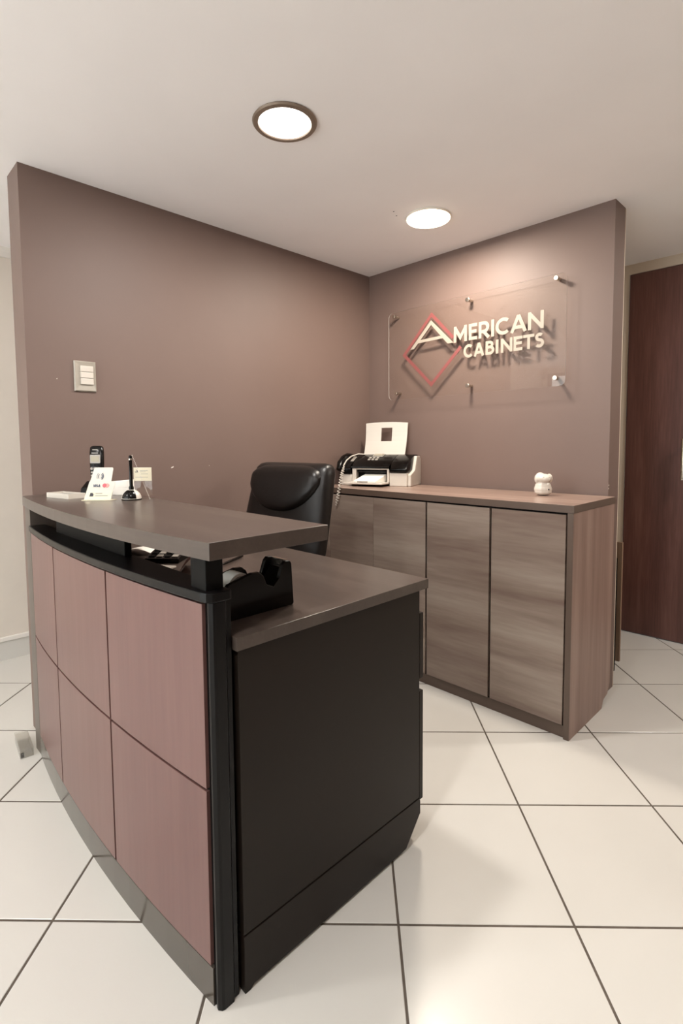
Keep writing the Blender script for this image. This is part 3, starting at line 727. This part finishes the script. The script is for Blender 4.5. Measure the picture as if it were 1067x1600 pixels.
# cordless telephone in its cradle
ph = thing('cordless_phone', 'black cordless telephone handset standing in its cradle behind the payment sign', 'telephone', (0.203, -1.816, CT), math.radians(40))
MB().prism([(-.05, 0.0), (.045, 0.0), (.05, .02), (.035, .05), (.0, .055), (-.04, .03)], 'x', -.042, .042).build('cradle', 'plastic_dk', ph, bevel=.006, seg=3, smooth=True)
rings = []
TL = -0.10
for t, a, b in ((0, .015, .006), (.01, .021, .010), (.06, .0235, .0125), (.3, .0245, .013), (.62, .027, .014), (.85, .0275, .013), (.96, .0255, .011), (.99, .021, .008), (1, .014, .004)):
    z_ = .022 + .170 * t
    rings.append([(q[0] + TL * (z_ - .1) - .002, q[1], q[2]) for q in sup(0, -.004 + .035 * t, z_, a, b, 3.2, 28)])
hsb = MB().loft(rings).build('handset', 'plastic_dk', ph, smooth=True)
def hface(pts, mat, name, y):
    f = lambda p, d: (p[0] + TL * (p[1] - .1) - .002, -.004 + .035 * (p[1] - .022) / .17 - y + d, p[1])
    n = len(pts); pts = list(pts)
    return MB().add([f(p, 0) for p in pts] + [f(p, .004) for p in pts], [tuple(range(n)), tuple(range(n, 2 * n))[::-1]] + [(i, (i + 1) % n, n + (i + 1) % n, n + i) for i in range(n)]).build(name, mat, hsb)
rq = lambda x0, x1, z0, z1, r=.002: rrect(x0, x1, z0, z1, r, 3)
hface(rq(-.0205, .0205, .124, .157, .003), 'plastic_g', 'screen_frame', .0142)
hface(rq(-.0165, .0165, .130, .151), 'screen', 'screen', .0148)
hface(rq(-.014, .012, .162, .1655, .001), 'ink_grey', 'name_strip', .0142)
hface(rq(-.011, .011, .175, .178, .001), 'plastic_g', 'earpiece', .0136)
for i in range(3): hface(rq(-.018 + i * .0135, -.009 + i * .0135, .114, .1195, .001), 'blackm', 'soft_key', .0146)
for a, b in ((-.019, -.010), (-.007, .007), (.010, .019)): hface(rq(a, b, .098, .108, .003), 'plastic_g', 'key', .0148)
for j in range(3):
    for i in range(3): hface(rq(-.018 + i * .0135, -.009 + i * .0135, .085 - j * .012, .092 - j * .012, .002), 'plastic_g', 'key', .0142)

# white block of note cards
nb = thing('note_block', 'white block of note cards behind the pen stand', 'notes', (0.285, -1.748, CT), math.radians(38))
MB().box(-.055, .042, -.015, .015, 0, .030).build('lower_stack', 'paper', nb, bevel=.001)
MB().prism([(-.055, .0302), (.042, .0302), (.042, .060), (-.055, .052)], 'y', -.015, .013).build('upper_stack', 'paper', nb, bevel=.001)

# pen stand
pst = thing('pen_stand', 'black counter pen upright in a silver and black ball base', 'pen stand', (0.494, -1.80, CT), math.radians(46))
MB().lathe([(.034, 0), (.034, .003), (.030, .004)], 28).build('foot', 'plastic_dk', pst, smooth=True)
MB().lathe([(.033 * math.cos(t), .004 + .033 * math.sin(t)) for t in [PI / 2 * i / 10 * .98 for i in range(11)]], 28).build('dome', 'plastic_w', pst, smooth=True)
mb = MB(); rings = []
for k in range(9):
    t = math.radians(4 + 62 * k / 8)
    rr, zz = .0338 * math.cos(t), .004 + .0338 * math.sin(t)
    rings.append([(rr * math.sin(a), -rr * math.cos(a), zz) for a in [(-1.0 + 2.0 * i / 14) * 0.85 for i in range(15)]])
mb.loft(rings, cap=False, closed=False); mb.build('dome_inlay', 'plastic_dk', pst, smooth=True)
MB().lathe([(.0085, .036), (.0085, .044), (.006, .050), (.0058, .140), (.0062, .1405), (.0062, .1505), (.005, .156), (.001, .158)], 16).build('pen', 'plastic_dk', pst, smooth=True)
MB().lathe([(.0064, .1405), (.0068, .142), (.0068, .1445), (.0064, .146)], 16).build('pen_ring', 'steel', pst, smooth=True)
mb = MB()
for i in range(30):
    t = i / 29
    mb.sphere((.008 + .058 * t, -.004, .157 - .154 * t), .0016, 6, 4)
ch_ = mb.build('bead_chain', 'plastic_w', pst, smooth=True)

# business card in a clear holder
bc = thing('card_holder', 'clear stand holding a printed business card beside the pen stand', 'card holder', (0.472, -1.758, CT), math.radians(46))
MB().box(-.030, .046, -.008, .012, 0, .002).box(-.026, .039, .010, .0112, .002, .105).build('stand', 'acrylic', bc)
cb = MB().box(-.026, .039, .0085, .0095, .063, .112).build('business_card', 'paper_cream', bc)
for a, b, z_ in ((-.003, .026, .1005), (-.003, .018, .0955), (.0, .026, .088), (-.02, .026, .0765)):
    MB().box(a, b, .0081, .0085, z_ - .0007, z_ + .0007).build('text_line', 'ink_grey', cb)
mb = MB()
mb.ribbon(arc(-.0165, .0985, .0045, .004, 200, 470, 10), .0018, .0080, .0085); mb.ribbon(arc(-.011, .0975, .003, .003, 100, 300, 8), .0016, .0080, .0085)
mb.build('emblem', 'ink', cb)

# ================================================================== CLEAR PLASTIC PIECE ON THE FLOOR
fb = thing('clear_plastic_box', 'small clear plastic box with a dark corner on the floor beside the desk end', 'box', (0.025, -2.064, 0.0002), math.radians(-6))
def cbox(mb, x0, x1, y0, y1, z0, z1, t):
    mb.box(x0, x1, y0, y1, z0, z0 + t); mb.box(x0, x1, y0, y0 + t, z0 + t, z1); mb.box(x0, x1, y1 - t, y1, z0 + t, z1); mb.box(x0, x0 + t, y0 + t, y1 - t, z0 + t, z1); mb.box(x1 - t, x1, y0 + t, y1 - t, z0 + t, z1)
    return mb
cbox(MB(), -.09, .062, -.024, .022, 0, .032, .002).build('shell', 'clear_plastic', fb)
MB().prism([(-.025, .0322), (.023, .0322), (.023, .034), (-.025, .040)], 'x', -.092, .064).build('lid', 'clear_plastic', fb)
MB().box(.046, .058, -.021, -.010, .0022, .016).build('dark_block', 'blackm', fb)
for o_ in bpy.data.objects:
    if '_base' in o_: del o_['_base']
